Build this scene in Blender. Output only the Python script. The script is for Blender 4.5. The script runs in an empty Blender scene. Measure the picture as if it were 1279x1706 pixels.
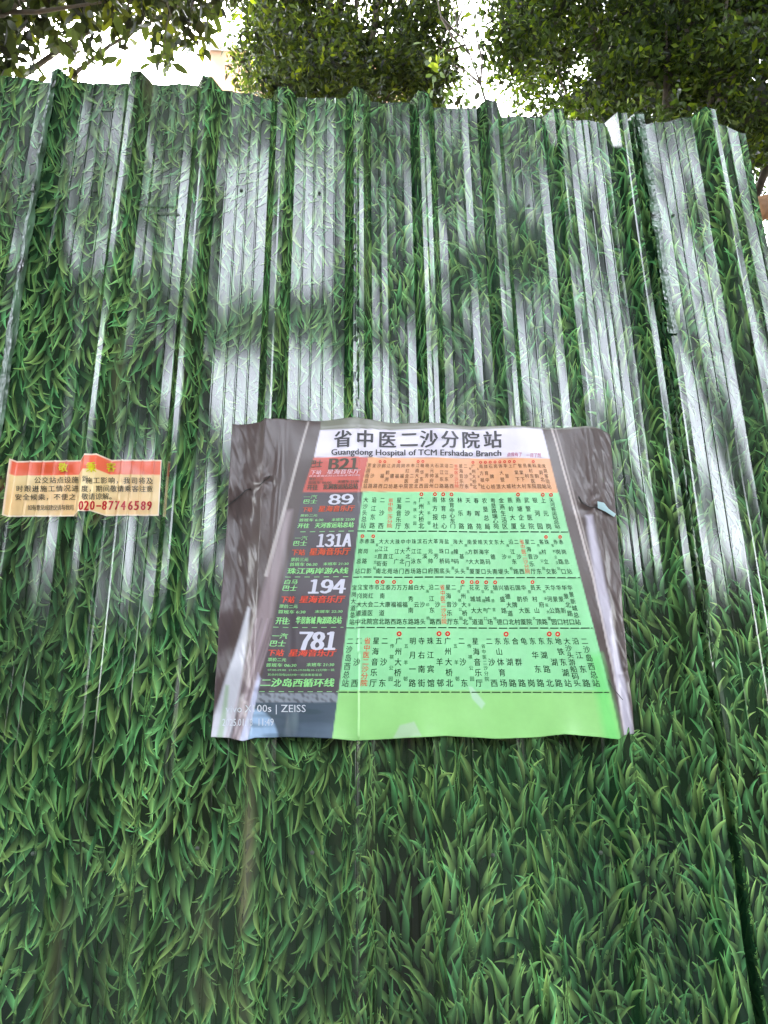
import bpy, math, random
import numpy as np
from mathutils import Matrix, Vector

random.seed(7)
rng = np.random.default_rng(7)
S = bpy.context.scene
COL = S.collection

# ------------------------------------------------------------------ camera
FPX, CX, CY = 1182.0, 639.5, 853.0          # focal length and centre in photo pixels
D = 1.5                                      # distance of the fence pans from the camera
CAM = np.array([0.0, 0.0, 1.6])
PITCH, YAW, ROLL = math.radians(17.1), math.radians(3.4), math.radians(-0.67)
fwd = Vector((math.sin(YAW)*math.cos(PITCH), math.cos(YAW)*math.cos(PITCH), math.sin(PITCH)))
r0 = Vector((math.cos(YAW), -math.sin(YAW), 0))
u0 = r0.cross(fwd)
rr = r0*math.cos(ROLL) + u0*math.sin(ROLL)
uu = -r0*math.sin(ROLL) + u0*math.cos(ROLL)
cd = bpy.data.cameras.new('camera')
cam = bpy.data.objects.new('camera', cd)
COL.objects.link(cam)
cd.sensor_fit = 'HORIZONTAL'
cd.sensor_width = 36
cd.lens = FPX/1279*36
cd.clip_start, cd.clip_end = 0.05, 2000
m3 = Matrix((rr, uu, -fwd)).transposed()
cam.matrix_world = Matrix.Translation(Vector(CAM)) @ m3.to_4x4()
S.camera = cam

# ------------------------------------------------------------------ light
SUN_EL, SUN_AZ = math.radians(58), math.radians(-25)     # azimuth from +Y towards +X
world = bpy.data.worlds.new('World')
S.world = world
world.use_nodes = True
wn, wl = world.node_tree.nodes, world.node_tree.links
wn.clear()
sky = wn.new('ShaderNodeTexSky')
sky.sky_type = 'NISHITA'
sky.sun_disc = False
sky.sun_elevation = SUN_EL
sky.sun_rotation = SUN_AZ
sky.air_density = 1.0
sky.dust_density = 2.5
sky.ozone_density = 1.0
hsv = wn.new('ShaderNodeHueSaturation')
hsv.inputs['Saturation'].default_value = 0.30
bg = wn.new('ShaderNodeBackground')
bg.inputs['Strength'].default_value = 0.15
wo = wn.new('ShaderNodeOutputWorld')
wl.new(sky.outputs[0], hsv.inputs['Color'])
wl.new(hsv.outputs[0], bg.inputs['Color'])
wl.new(bg.outputs[0], wo.inputs['Surface'])
sl = bpy.data.lights.new('sun', 'SUN')
sl.energy = .8
sl.angle = math.radians(12)
sl.color = (1.0, 0.96, 0.9)
sun = bpy.data.objects.new('sun', sl)
COL.objects.link(sun)
sd = Vector((math.sin(SUN_AZ)*math.cos(SUN_EL), math.cos(SUN_AZ)*math.cos(SUN_EL), math.sin(SUN_EL)))
sun.rotation_euler = sd.to_track_quat('Z', 'Y').to_euler()
S.view_settings.view_transform = 'Standard'
S.view_settings.look = 'None'
S.view_settings.exposure = 5.0
S.view_settings.gamma = 1
S.view_settings.use_curve_mapping = False
S.cycles.max_bounces = 8
S.cycles.diffuse_bounces = 3
S.cycles.glossy_bounces = 3
S.cycles.transmission_bounces = 4
S.cycles.use_denoising = True

# ------------------------------------------------------------------ helpers
R3 = np.array([list(rr), list(uu), list(fwd)])

def ray(px, py):
    px, py = np.asarray(px, float), np.asarray(py, float)
    a, b = (px-CX)/FPX, (CY-py)/FPX
    return a[..., None]*R3[0] + b[..., None]*R3[1] + R3[2]

def at(px, py, Y):
    d = ray(px, py)
    t = (Y-CAM[1])/d[..., 1]
    return CAM + d*t[..., None]

def lin(c):
    c = np.asarray(c, float)/255.0
    return np.where(c <= 0.04045, c/12.92, ((c+0.055)/1.055)**2.4)

def tag(o, label=None, cat=None, group=None, kind=None):
    if label: o['label'] = label
    if cat: o['category'] = cat
    if group: o['group'] = group
    if kind: o['kind'] = kind
    return o

def empty(name, loc=(0, 0, 0)):
    o = bpy.data.objects.new(name, None)
    o.location = loc
    o.empty_display_size = 0.2
    COL.objects.link(o)
    return o

def mesh(name, V, F, mats, parent=None, color=None, normals=None, smooth=False, mi=None):
    """F: (n,3) or (n,4) array. color per vertex, normals per loop."""
    V = np.asarray(V, np.float32)
    F = np.asarray(F, np.int32)
    m = bpy.data.meshes.new(name)
    m.vertices.add(len(V))
    m.vertices.foreach_set('co', V.ravel())
    k = F.shape[1]
    m.loops.add(F.size)
    m.loops.foreach_set('vertex_index', F.ravel())
    m.polygons.add(len(F))
    m.polygons.foreach_set('loop_start', np.arange(0, F.size, k, dtype=np.int32))
    m.polygons.foreach_set('loop_total', np.full(len(F), k, np.int32))
    if not isinstance(mats, (list, tuple)): mats = [mats]
    for a in mats: m.materials.append(a)
    if mi is not None: m.polygons.foreach_set('material_index', np.asarray(mi, np.int32))
    m.update(calc_edges=True)
    m.validate(clean_customdata=False)
    if smooth or normals is not None:
        m.polygons.foreach_set('use_smooth', np.ones(len(m.polygons), bool))
    if color is not None:
        a = m.color_attributes.new('tint', 'FLOAT_COLOR', 'POINT')
        c = np.ones((len(V), 4), np.float32)
        c[:, :3] = color
        a.data.foreach_set('color', c.ravel())
    if normals is not None and len(m.loops) == F.size:
        m.normals_split_custom_set(np.asarray(normals, np.float32).reshape(-1, 3))
    o = bpy.data.objects.new(name, m)
    COL.objects.link(o)
    if parent is not None:
        o.parent = parent
        o.matrix_parent_inverse = Matrix.Translation(-parent.location)
    return o

def smoothnoise(x, y, seed, n=6, f=1.0):
    g = np.random.default_rng(seed)
    r = np.zeros(np.broadcast(x, y).shape)
    for i in range(n):
        a = g.uniform(0, 2*math.pi); k = f*g.uniform(.6, 1.8); p = g.uniform(0, 6.28)
        r = r + np.sin((x*math.cos(a) + y*math.sin(a))*k + p)
    return r/math.sqrt(n)

# ------------------------------------------------------------------ materials
def mat(name, base=(.5, .5, .5), rough=.6, spec=.5, metal=0, attr=False, noise=None, bump=None, coat=0, transl=0):
    m = bpy.data.materials.new(name)
    m.use_nodes = True
    nt = m.node_tree
    N, L = nt.nodes, nt.links
    b = N['Principled BSDF']
    b.inputs['Roughness'].default_value = rough
    b.inputs['Metallic'].default_value = metal
    b.inputs['Specular IOR Level'].default_value = spec
    src = None
    if attr:
        a = N.new('ShaderNodeAttribute'); a.attribute_name = 'tint'
        src = a.outputs['Color']
    else:
        rgb = N.new('ShaderNodeRGB'); rgb.outputs[0].default_value = (*base, 1)
        src = rgb.outputs[0]
    tc = N.new('ShaderNodeNewGeometry')
    if noise:
        sc, lo, hi = noise
        n = N.new('ShaderNodeTexNoise'); n.inputs['Scale'].default_value = sc
        n.inputs['Detail'].default_value = 6; n.inputs['Roughness'].default_value = .6
        L.new(tc.outputs['Position'], n.inputs['Vector'])
        mr = N.new('ShaderNodeMapRange')
        mr.inputs['From Min'].default_value = .3; mr.inputs['From Max'].default_value = .7
        mr.inputs['To Min'].default_value = lo; mr.inputs['To Max'].default_value = hi
        L.new(n.outputs['Fac'], mr.inputs['Value'])
        vm = N.new('ShaderNodeVectorMath'); vm.operation = 'SCALE'
        L.new(src, vm.inputs[0]); L.new(mr.outputs[0], vm.inputs['Scale'])
        src = vm.outputs[0]
    L.new(src, b.inputs['Base Color'])
    if bump:
        sc, st, stretch = bump
        mp = N.new('ShaderNodeMapping'); mp.inputs['Scale'].default_value = stretch
        L.new(tc.outputs['Position'], mp.inputs['Vector'])
        n = N.new('ShaderNodeTexNoise'); n.inputs['Scale'].default_value = sc
        n.inputs['Detail'].default_value = 4
        L.new(mp.outputs[0], n.inputs['Vector'])
        bp = N.new('ShaderNodeBump'); bp.inputs['Strength'].default_value = st
        bp.inputs['Distance'].default_value = .01
        L.new(n.outputs['Fac'], bp.inputs['Height'])
        L.new(bp.outputs[0], b.inputs['Normal'])
    if coat:
        b.inputs['Coat Weight'].default_value = coat
        b.inputs['Coat Roughness'].default_value = .12
    if transl:
        t = N.new('ShaderNodeBsdfTranslucent')
        mx = N.new('ShaderNodeMixShader'); mx.inputs[0].default_value = transl
        sc2 = N.new('ShaderNodeVectorMath'); sc2.operation = 'MULTIPLY'
        sc2.inputs[1].default_value = (1.9, 2.0, .7)
        L.new(src, sc2.inputs[0]); L.new(sc2.outputs[0], t.inputs['Color'])
        L.new(b.outputs[0], mx.inputs[1]); L.new(t.outputs[0], mx.inputs[2])
        L.new(mx.outputs[0], N['Material Output'].inputs['Surface'])
    return m

M_print = mat('printed_sheet', attr=True, rough=.125, spec=.6, coat=.3, noise=(7, .86, 1.12))
M_film = mat('crinkled_film', attr=True, rough=.12, spec=.8, bump=(60, .35, (1, 1, .45)))
M_poster = mat('poster_vinyl', attr=True, rough=.27, spec=.45, noise=(25, .96, 1.04), bump=(90, .02, (1, 1, 1)))
M_sticker = mat('sticker_vinyl', attr=True, rough=.22, spec=.5, bump=(50, .05, (1, 1, 1)))
M_bark = mat('bark', (.07, .055, .04), .9, noise=(14, .6, 1.5), bump=(30, .6, (1, 1, .3)))
M_leaf = mat('leaf', attr=True, rough=.5, spec=.08, transl=.36)
M_pave = mat('paving', (.034, .033, .032), .85, noise=(6, .75, 1.2))
M_soil = mat('soil', (.07, .055, .035), .95, noise=(9, .6, 1.4))
M_wallp = mat('pink_render', (.22, .12, .065), .85, noise=(2, .9, 1.08))
M_glass = mat('window_glass', (.05, .06, .07), .08, .6)
M_frame = mat('window_frame', (.6, .6, .58), .5)
M_wood = mat('timber', (.26, .14, .07), .75, noise=(18, .6, 1.4), bump=(40, .3, (1, 8, 8)))
M_wire = mat('wire', (.02, .02, .02), .5)
M_steel = mat('galvanised_steel', (.35, .36, .37), .45, metal=.7, noise=(12, .8, 1.15))

# ------------------------------------------------------------------ fence profile
DEPTH = .039
crest_px = [(-190, 112), (-45, 118), (92, 125), (226, 130), (345, 125), (471, 152), (597, 150), (705, 162), (820, 178),
            (930, 188), (1037, 205), (1067, 203), (1185, 190)]
crest_X = [float(at(x, y, D-DEPTH)[0]) for x, y in crest_px]
pitch = .2
crest_X = crest_X[:1] + crest_X[1:] + [crest_X[-1]+.21, crest_X[-1]+.42, crest_X[-1]+.63]
crest_X = [crest_X[0]-.63, crest_X[0]-.42, crest_X[0]-.21] + crest_X
folds = []                                   # (X, height towards the street)
CH, FL = .0125, .021                          # half crest, flank width
gr = random.Random(3)
for i, cxx in enumerate(crest_X):
    nxt = crest_X[i+1] if i+1 < len(crest_X) else None
    folds += [(cxx-CH-FL, 0.0), (cxx-CH, DEPTH), (cxx-.002, DEPTH-.0015), (cxx+.002, DEPTH-.0015), (cxx+CH, DEPTH), (cxx+CH+FL, 0.0)]
    if nxt is None: break
    a, b = cxx+CH+FL, nxt-CH-FL
    w = b-a
    if w < .05:
        if w < 0:
            folds[-1] = ((cxx+nxt)/2-.001, .012)
        continue
    n = 4
    tilt = gr.uniform(-.0016, .0016)
    for k in range(1, n+1):
        c = a + w*k/(n+1) + gr.uniform(-.002, .002)
        h0 = gr.uniform(-.00035, .00035) + tilt*(k/(n+1)-.5)*2 + .0012*math.sin(math.pi*k/(n+1))
        folds += [(c-.0028, h0), (c-.0009, h0+.0022), (c+.0009, h0+.0022), (c+.0028, h0+gr.uniform(-.0003, .0003))]
FX, FH = [], []
for x, h in folds:
    if FX and x <= FX[-1]+.0002:
        continue
    FX.append(x); FH.append(h)
FX, FH = np.array(FX), np.array(FH)
SL = np.diff(FH)/np.diff(FX)
FU = np.concatenate([[0], np.cumsum(np.hypot(np.diff(FX), np.diff(FH)))])      # distance along the sheet
def x2u(x): return np.interp(x, FX, FU)
def u2x(u): return np.interp(u, FU, FX)

SEAMS = [crest_X[5], crest_X[9], crest_X[13]+CH+FL+.0, ]     # crests 92, 597, 1037

def warp(X, Z):
    s = np.digitize(X, SEAMS)
    ph = s*2.7
    w = .0030*np.sin(X*7.3+ph+Z*1.3) + .0022*np.sin(Z*4.1+X*3.1+ph*1.7) + .0009*np.sin(X*23+Z*5.3+ph) \
        + .0007*np.sin(Z*11.3-X*9.7+ph) + .00035*np.sin(X*61+Z*9+ph*2)
    return w

def height(X, Z):
    return np.interp(X, FX, FH) + warp(X, Z)

def nrm(X, Z, slope):
    e = .002
    gx = (warp(X+e, Z)-warp(X-e, Z))/(2*e) + slope
    gz = (warp(X, Z+e)-warp(X, Z-e))/(2*e)
    n = np.stack([-gx, -np.ones_like(gx), -gz], -1)      # surface Y = D - h ; outward is -Y
    n[..., 0] = -gx*1.0
    n = np.stack([-gx, -np.ones_like(gx), -gz], -1)
    return n/np.linalg.norm(n, axis=-1, keepdims=True)

def slope_at(X):
    i = np.clip(np.searchsorted(FX, X, side='right')-1, 0, len(SL)-1)
    return SL[i]

top_px = [(-400, 118), (0, 126), (60, 130), (118, 141), (215, 141), (325, 140), (380, 150), (440, 162), (500, 163), (560, 164),
          (625, 170), (690, 171), (722, 178), (795, 181), (832, 193), (905, 199), (945, 201), (1022, 209), (1080, 206),
          (1150, 195), (1200, 207), (1240, 226), (1244, 330), (1400, 1000)]
tp = np.array([at(x, y, D) for x, y in top_px[:-2]])
TX, TZ = tp[:, 0], tp[:, 2]
XEND = float(TX[-1])
Z0 = 0.02

def top_z(X):
    return np.interp(X, TX, TZ) + .0022*np.sin(X*41)+.0016*np.sin(X*97+1)

fence = empty('hoarding_fence', (0, D, 0))
tag(fence, 'tall corrugated metal hoarding printed all over with green grass blades', 'fence')

BASE_COL = np.array([.006, .026, .010])

GX = crest_X[8]-.012
def grime(X, Z, c):
    m = np.exp(-((X-GX)/.012)**2)*np.clip((1.62-Z)/.25, 0, 1)*np.clip(.65+.6*smoothnoise(X*3, Z, 301, f=30), 0, 1)
    m = m + .22*np.exp(-((X-GX+.07)/.03)**2)*np.clip((1.55-Z)/.3, 0, 1)*np.clip(smoothnoise(X, Z, 302, f=40), 0, 1)
    for cx_, w_ in ((crest_X[6]+.03, .01), (crest_X[9]+.02, .006)):
        m = m + .35*np.exp(-((X-cx_)/w_)**2)*np.clip(.2+smoothnoise(X, Z*.6, 303, f=16), 0, 1)
    dust = .05*np.clip(.5+smoothnoise(X, Z, 304, f=6), 0, 1)
    m = np.clip(m+dust, 0, .8)[..., None]
    return c*(1-m)+np.array([.17, .16, .09])*m

def build_panel(xa, xb, over, flip, zf, seed, lift_right=True):
    """one corrugated sheet from xa to xb; zf(X) gives its top"""
    xs = [x for x in FX if xa+.001 < x < xb-.001]
    xs = np.array([xa]+xs+[xb])
    V, F, C, NL = [], [], [], []
    zt_all = zf
    nz = 90
    base = 0
    sec = np.array([0, .25, .5, .75, 1.0])
    def extra(X):
        e = np.zeros_like(X) + over
        return e + np.where((X > xb-.012) & (X > xa), (X-(xb-.012))/.012*.0008, 0)
    for i in range(len(xs)-1):
        a, b = xs[i], xs[i+1]
        ns = 3 if b-a > .012 else 1
        sx = np.linspace(a, b, ns+1)
        t = np.linspace(0, 1, nz)
        X = np.repeat(sx[None], nz, 0)
        Zt = zf(X)
        Z = Z0 + (Zt-Z0)*t[:, None]
        sl = float(slope_at((a+b)/2))
        P = np.stack([X, D-height(X, Z)-extra(X), Z], -1)
        Nn = nrm(X, Z, sl)
        idx = base + np.arange(nz*(ns+1)).reshape(nz, ns+1)
        q = np.stack([idx[:-1, :-1], idx[:-1, 1:], idx[1:, 1:], idx[1:, :-1]], -1).reshape(-1, 4)
        V.append(P.reshape(-1, 3)); F.append(q)
        NL.append(Nn.reshape(-1, 3)[q.reshape(-1)-base])
        n = smoothnoise(X*1.0, Z*1.0, seed, f=14)
        c = grime(X, Z, BASE_COL*(1+.35*n[..., None]))
        C.append(np.clip(c, .002, .1).reshape(-1, 3))
        base += nz*(ns+1)
    V, F, C, NL = map(np.concatenate, (V, F, C, NL))
    p = mesh('corrugated_panel', V, F, M_print, fence, color=C, normals=NL)
    # ---- printed grass blades, laid on the sheet
    g = np.random.default_rng(seed)
    ztop = float(max(zf(xs).max(), 1))
    sp = .0185
    gx, gz = np.meshgrid(np.arange(x2u(xa)-.03, x2u(xb)+.03, sp), np.arange(.95, ztop+.1, sp*1.05))
    bx = (gx + g.uniform(-.5, .5, gx.shape)*sp*1.6).ravel()
    bz = (gz + g.uniform(-.5, .5, gz.shape)*sp*1.6).ravel()
    nb = len(bx)
    up = -1.0 if flip else 1.0
    field = smoothnoise(bx, bz, seed+1, f=22)*.32 + smoothnoise(bx, bz, seed+3, f=60)*.22
    ang = field + g.normal(0, .32, nb)
    wild = g.random(nb) < .07
    ang = np.where(wild, g.uniform(-1.5, 1.5, nb), ang)
    Lb = g.uniform(.042, .088, nb)*np.where(wild, .8, 1)
    Wb = Lb*g.uniform(.12, .19, nb)
    curv = g.normal(0, .6, nb) + np.sign(ang)*.5
    # painter's order: roots that lie further 'back' first
    key = -(bz*up) + g.uniform(-.035, .035, nb)
    order = np.argsort(key)
    rank = np.empty(nb); rank[order] = np.arange(nb)
    off = .00006 + rank/nb*.0011
    nseg = 8
    t = np.linspace(0, 1, nseg+1)
    wv = np.sin(np.pi*np.clip(t, 0, 1)**.62)**.85
    wv = np.where(t > .5, np.minimum(wv, (1-t)*1.75+.0), wv); wv[0] = .25
    th = ang[:, None] + curv[:, None]*(t[None]-.3)*1.15
    dl = Lb[:, None]/nseg
    cx = np.concatenate([np.zeros((nb, 1)), np.cumsum(np.sin(th[:, :-1])*dl, 1)], 1)
    cz = np.concatenate([np.zeros((nb, 1)), np.cumsum(np.cos(th[:, :-1])*dl, 1)], 1)
    nx, nz_ = np.cos(th), -np.sin(th)
    w = Wb[:, None]*wv[None]*.5
    # three columns: light edge, mid rib, shaded edge
    side = np.where(g.random(nb) < .5, 1.0, -1.0)
    pts = []
    for s, bulge in ((-1, 0), (-.1, 0), (1, 0)):
        k = s*side[:, None]
        pts.append(np.stack([bx[:, None]+cx+nx*w*k, bz[:, None]+(cz+nz_*w*k)*up], -1))
    P = np.stack(pts, 2)                      # nb, nseg+1, 3, 2
    hue = g.random(nb)
    bright = np.clip(g.normal(1, .22, nb), .4, 1.5)*np.where(g.random(nb) < .25, .55, 1)
    bright *= 1 + .25*smoothnoise(bx, bz, seed+5, f=8)
    tipc = np.array([.37, .56, .15])*(1-hue[:, None]) + np.array([.145, .47, .16])*hue[:, None]
    rootc = np.array([.009, .042, .016])
    tt = np.clip(t*1.05-.02, 0, 1)**1.2
    colr = rootc + (tipc*bright[:, None])[:, None, :]*tt[None, :, None]
    sidef = np.array([1.15, .74, .30])
    Cc = colr[:, :, None, :]*sidef[None, None, :, None]
    Cc[:, -1] = (rootc+tipc*bright[:, None]*.9)[:, None, :]
    O = np.broadcast_to(off[:, None, None], P.shape[:3])
    A = np.concatenate([P, O[..., None], Cc], -1)       # x z off r g b
    q = []
    for i in range(nseg):
        for j in range(2):
            a, b, c, d = A[:, i, j], A[:, i, j+1], A[:, i+1, j+1], A[:, i+1, j]
            q.append(np.stack([a, b, c], 1)); q.append(np.stack([a, c, d], 1))
    T = np.concatenate(q, 0)
    # clip to the sheet and split along the folds
    def split(T, c, keep=None):
        a0, a1, a2 = T[:, 0, 0], T[:, 1, 0], T[:, 2, 0]
        cr = (np.minimum(np.minimum(a0, a1), a2) < c-1e-6) & (np.maximum(np.maximum(a0, a1), a2) > c+1e-6)
        if not cr.any(): return T
        K = T[~cr]; X = T[cr]
        out = [K]
        if len(X):
            left = X[:, :, 0] < c
            nl = left.sum(1)
            lone = np.where(nl == 1, np.argmax(left, 1), np.argmax(~left, 1))
            ii = np.arange(len(X))
            A0, B0, C0 = X[ii, lone], X[ii, (lone+1) % 3], X[ii, (lone+2) % 3]
            f1 = ((c-A0[:, 0])/(B0[:, 0]-A0[:, 0]+1e-12))[:, None]
            f2 = ((c-A0[:, 0])/(C0[:, 0]-A0[:, 0]+1e-12))[:, None]
            M1, M2 = A0+(B0-A0)*np.clip(f1, 0, 1), A0+(C0-A0)*np.clip(f2, 0, 1)
            M1[:, 0] = c; M2[:, 0] = c
            out += [np.stack([A0, M1, M2], 1), np.stack([M1, B0, C0], 1), np.stack([M1, C0, M2], 1)]
        R = np.concatenate(out, 0)
        return R
    T = T[(T[:, :, 0].max(1) > x2u(xa)) & (T[:, :, 0].min(1) < x2u(xb))]
    for c in x2u(xs):
        T = split(T, c)
    mx = T[:, :, 0].mean(1)
    T = T[(mx > x2u(xa)) & (mx < x2u(xb))]
    T[:, :, 0] = u2x(T[:, :, 0])
    mz = T[:, :, 1]
    T = T[(mz < zf(T[:, :, 0])-.001).all(1) & (mz > 1.0).all(1)]
    e1, e2 = T[:, 1, :2]-T[:, 0, :2], T[:, 2, :2]-T[:, 0, :2]
    ar = e1[:, 0]*e2[:, 1]-e1[:, 1]*e2[:, 0]
    T = T[np.abs(ar) > 1e-9]
    ar = ar[np.abs(ar) > 1e-9]
    T = np.where((ar < 0)[:, None, None], T[:, ::-1], T)     # face the street
    X, Z = T[:, :, 0], T[:, :, 1]
    sl = slope_at(X.mean(1))[:, None]*np.ones((1, 3))
    mn = X.mean(1)
    Xs = X
    hgt = height(Xs, Z)
    e = over + np.where(Xs > xb-.012, (Xs-(xb-.012))/.012*.0008, 0)
    PV = np.stack([Xs, D-hgt-e-T[:, :, 2], Z], -1).reshape(-1, 3)
    NB = nrm(Xs, Z, sl).reshape(-1, 3)
    b = mesh('grass_print', PV, np.arange(len(PV)).reshape(-1, 3), M_print, None,
             color=np.clip(grime(X, Z, T[:, :, 3:]).reshape(-1, 3), .002, .8), normals=NB)
    b.parent = p
    b['kind'] = 'stuff'
    return p

S0, S1, S2, S3 = crest_X[0]-.02, SEAMS[0], SEAMS[1], SEAMS[2]
build_panel(S0, S1+.004, .0000, True, top_z, 11)
build_panel(S1-.006, S2+.004, .0012, True, lambda X: top_z(X)-.0, 12)
build_panel(S2-.006, S3+.002, .0024, False, top_z, 13)
build_panel(S3-.004, XEND, .0012, False, top_z, 14)
low_top = float(at(1262, 455, D)[2])
build_panel(XEND-.004, FX[-1], .0, False, lambda X: low_top + 0*X + (X-XEND)*-.05, 15)

# a few screws that hold the sheets to the upper rail
scm = None
for px_, py_ in ((160, 322), (402, 318), (532, 322), (655, 330), (765, 338), (880, 345), (985, 352), (1120, 360), (60, 1420), (330, 1412), (520, 1420), (820, 1424), (1000, 1420)):
    c = at(px_, py_, D)
    if scm is None:
        a = np.linspace(0, 2*math.pi, 9)[:-1]
        V = np.concatenate([np.stack([.0042*np.cos(a), 0*a, .0042*np.sin(a)], -1), np.stack([.003*np.cos(a), 0*a-.003, .003*np.sin(a)], -1), [[0, -.0034, 0]]])
        T = []
        for k in range(8):
            k2 = (k+1) % 8
            T += [(k, k2, 8+k2), (k, 8+k2, 8+k), (8+k, 8+k2, 16)]
        so = mesh('screw', V, np.array(T), mat('screw_metal', (.12, .13, .12), .45, metal=.6), fence)
        scm = so.data
    else:
        so = bpy.data.objects.new('screw', scm); COL.objects.link(so); so.parent = fence
        so.matrix_parent_inverse = Matrix.Translation(-fence.location)
    so.location = (c[0], D-float(height(np.array(c[0]), np.array(c[2])))-.0035, c[2])
# left-over protective film, crinkled, on a few crests
for cxx, za, zb, sd_ in ((crest_X[5], 1.9, 9, 1), (crest_X[14], 2.5, 9, 2)):
    zb = min(zb, float(top_z(cxx))-.01)
    sx, sz = np.linspace(cxx-.011, cxx+.011, 9), np.linspace(za, zb, 260)
    X, Z = np.meshgrid(sx, sz)
    hw = np.abs(smoothnoise(X*1.6, Z, 400+sd_, f=330))*.0007 + np.abs(smoothnoise(X, Z*2, 410+sd_, f=160))*.0008
    edge = np.clip(smoothnoise(0*X, Z, 420+sd_, f=50)*.002, -.002, .002)*np.sign(X-cxx)
    P = np.stack([X+edge, D-height(X, Z)-.0062-hw, Z], -1).reshape(-1, 3)
    i_ = np.arange(P.shape[0]).reshape(X.shape)
    q = np.stack([i_[:-1, :-1], i_[:-1, 1:], i_[1:, 1:], i_[1:, :-1]], -1).reshape(-1, 4)
    C = np.array([.05, .10, .055])*(1+.5*smoothnoise(X, Z, 430+sd_, f=90)[..., None])
    mesh('protective_film', P, q, M_film, fence, color=np.clip(C, .02, .2).reshape(-1, 3), smooth=True)
# torn tape left on a pan
def residue(px0, py0, px1, py1, col, seed):
    X, Z = np.meshgrid(np.linspace(0, 1, 40), np.linspace(0, 1, 8))
    p = at(px0+(px1-px0)*X, py0+(py1-py0)*Z, D)
    x, z = p[..., 0], p[..., 2]
    P = np.stack([x, D-np.maximum(height(x, z), 0)-.0045, z], -1).reshape(-1, 3)
    i_ = np.arange(X.size).reshape(X.shape)
    q = np.stack([i_[:-1, :-1], i_[1:, :-1], i_[1:, 1:], i_[:-1, 1:]], -1).reshape(-1, 4)
    keep = np.random.default_rng(seed).random(len(q)) < .72
    mesh('tape_residue', P, q[keep], mat('tape_residue', col, .6, noise=(60, .6, 1.4)), fence)
residue(240, 346, 292, 349, (.06, .11, .06), 1)
residue(258, 358, 300, 362, (.11, .15, .09), 2)

# ------------------------------------------------------------------ draping helpers
def grid_idx(nv, nu):
    i = np.arange(nv*nu).reshape(nv, nu)
    return np.stack([i[:-1, :-1], i[1:, :-1], i[1:, 1:], i[:-1, 1:]], -1).reshape(-1, 4)

PRINT = .79                                    # reflectance of pure white print
PY = D-DEPTH-.006                              # plane of the poster's print
cr = {k: v for k, v in zip(['l2', 'l1', 'a', 'b', 'c', 'd', 'e', 'f', 'g', 'h', 'i', 'j', 'k', 'm'], crest_X[3:])}
XL, XR = crest_X[8], crest_X[12]               # crests 471 and 930 : the ones that carry the sheet
TZP = float(at(700, 700, PY)[2]); BZP = float(at(700, 1229, PY)[2])

def poster_h(X, Z):
    """distance of the vinyl in front of the pans"""
    v = np.clip((TZP-Z)/(TZP-BZP), 0, 1)
    h = np.full(np.broadcast(X, Z).shape, DEPTH+.011)
    mid = .5*(XL+XR)
    c5, c6, c7 = crest_X[9], crest_X[10], crest_X[11]
    inner = (X > XL) & (X < XR)
    sag = np.zeros_like(h)
    for a, b in ((XL, c5), (c5, c6), (c6, c7), (c7, XR)):
        s = np.clip((X-a)/(b-a), 0, 1)
        sag = sag + np.where((X > a) & (X < b), np.sin(np.pi*s)**2, 0)
    h = h + .0030*sag*0 - sag*(.003 + .011*np.exp(-v/.05) )
    h = h + sag*.010*np.exp(-(1-v)/.06)*np.sin(X*31+.7)
    # left flap folds back over the rib, right flap too
    dl = np.clip((XL-.011)-X, 0, None)
    wob = .006*np.sin(Z*19+1.2)+.004*np.sin(Z*47)
    fl = 1-np.exp(-dl/.018)
    h = h - fl*(.030+wob) + .012*np.clip((dl-.05)/.05, 0, 1)
    dr = np.clip(X-(XR-.004), 0, None)
    h = h - (1-np.exp(-dr/.02))*(.010-.3*wob)
    # sharp creases beside the left rib
    h = h + .0045*np.exp(-((X-(XL+.020+.004*np.sin(Z*9)))/.006)**2)*np.clip((v-.02)*6, 0, 1)*(1-.6*v)
    h = h - .0040*np.exp(-((X-(XL+.036+.03*v))/.010)**2)*(.3+v)
    h = h + .0030*np.exp(-((X-(XR-.020+.012*v))/.007)**2)
    # puckers round the tie holes
    for (hx, hy, am) in ((437, 803, 1), (985, 845, 1.2), (420, 1150, .7), (1040, 1120, .6)):
        c = at(hx, hy, PY)
        dx, dz = X-c[0], Z-c[2]
        r = np.sqrt(dx*dx+dz*dz)+1e-6
        h = h + am*.0024*np.sin(np.arctan2(dz, dx)*3+r*90+hx)*np.exp(-(r/.035)**2)*np.clip(r/.01, 0, 1)
    edge = np.clip((X-XR+.06)/.05, 0, 1) + np.clip((XL+.03-X)/.05, 0, 1)
    h = h + .0013*edge*smoothnoise(X, Z*.25, 77, f=170) + .0005*edge*smoothnoise(X+Z*.3, Z*.2, 79, f=420) + .0006*smoothnoise(X, Z, 78, f=26)
    bot = np.exp(-(1-v)/.035)
    h = h + bot*.004*np.sin(X*37+2)*1.0
    return h + warp(X, Z)

poster = empty('bus_stop_poster', tuple(at(700, 1229, PY)))
tag(poster, 'large creased vinyl bus stop timetable poster tied to the ribs of the grass-printed hoarding', 'poster')

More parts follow.
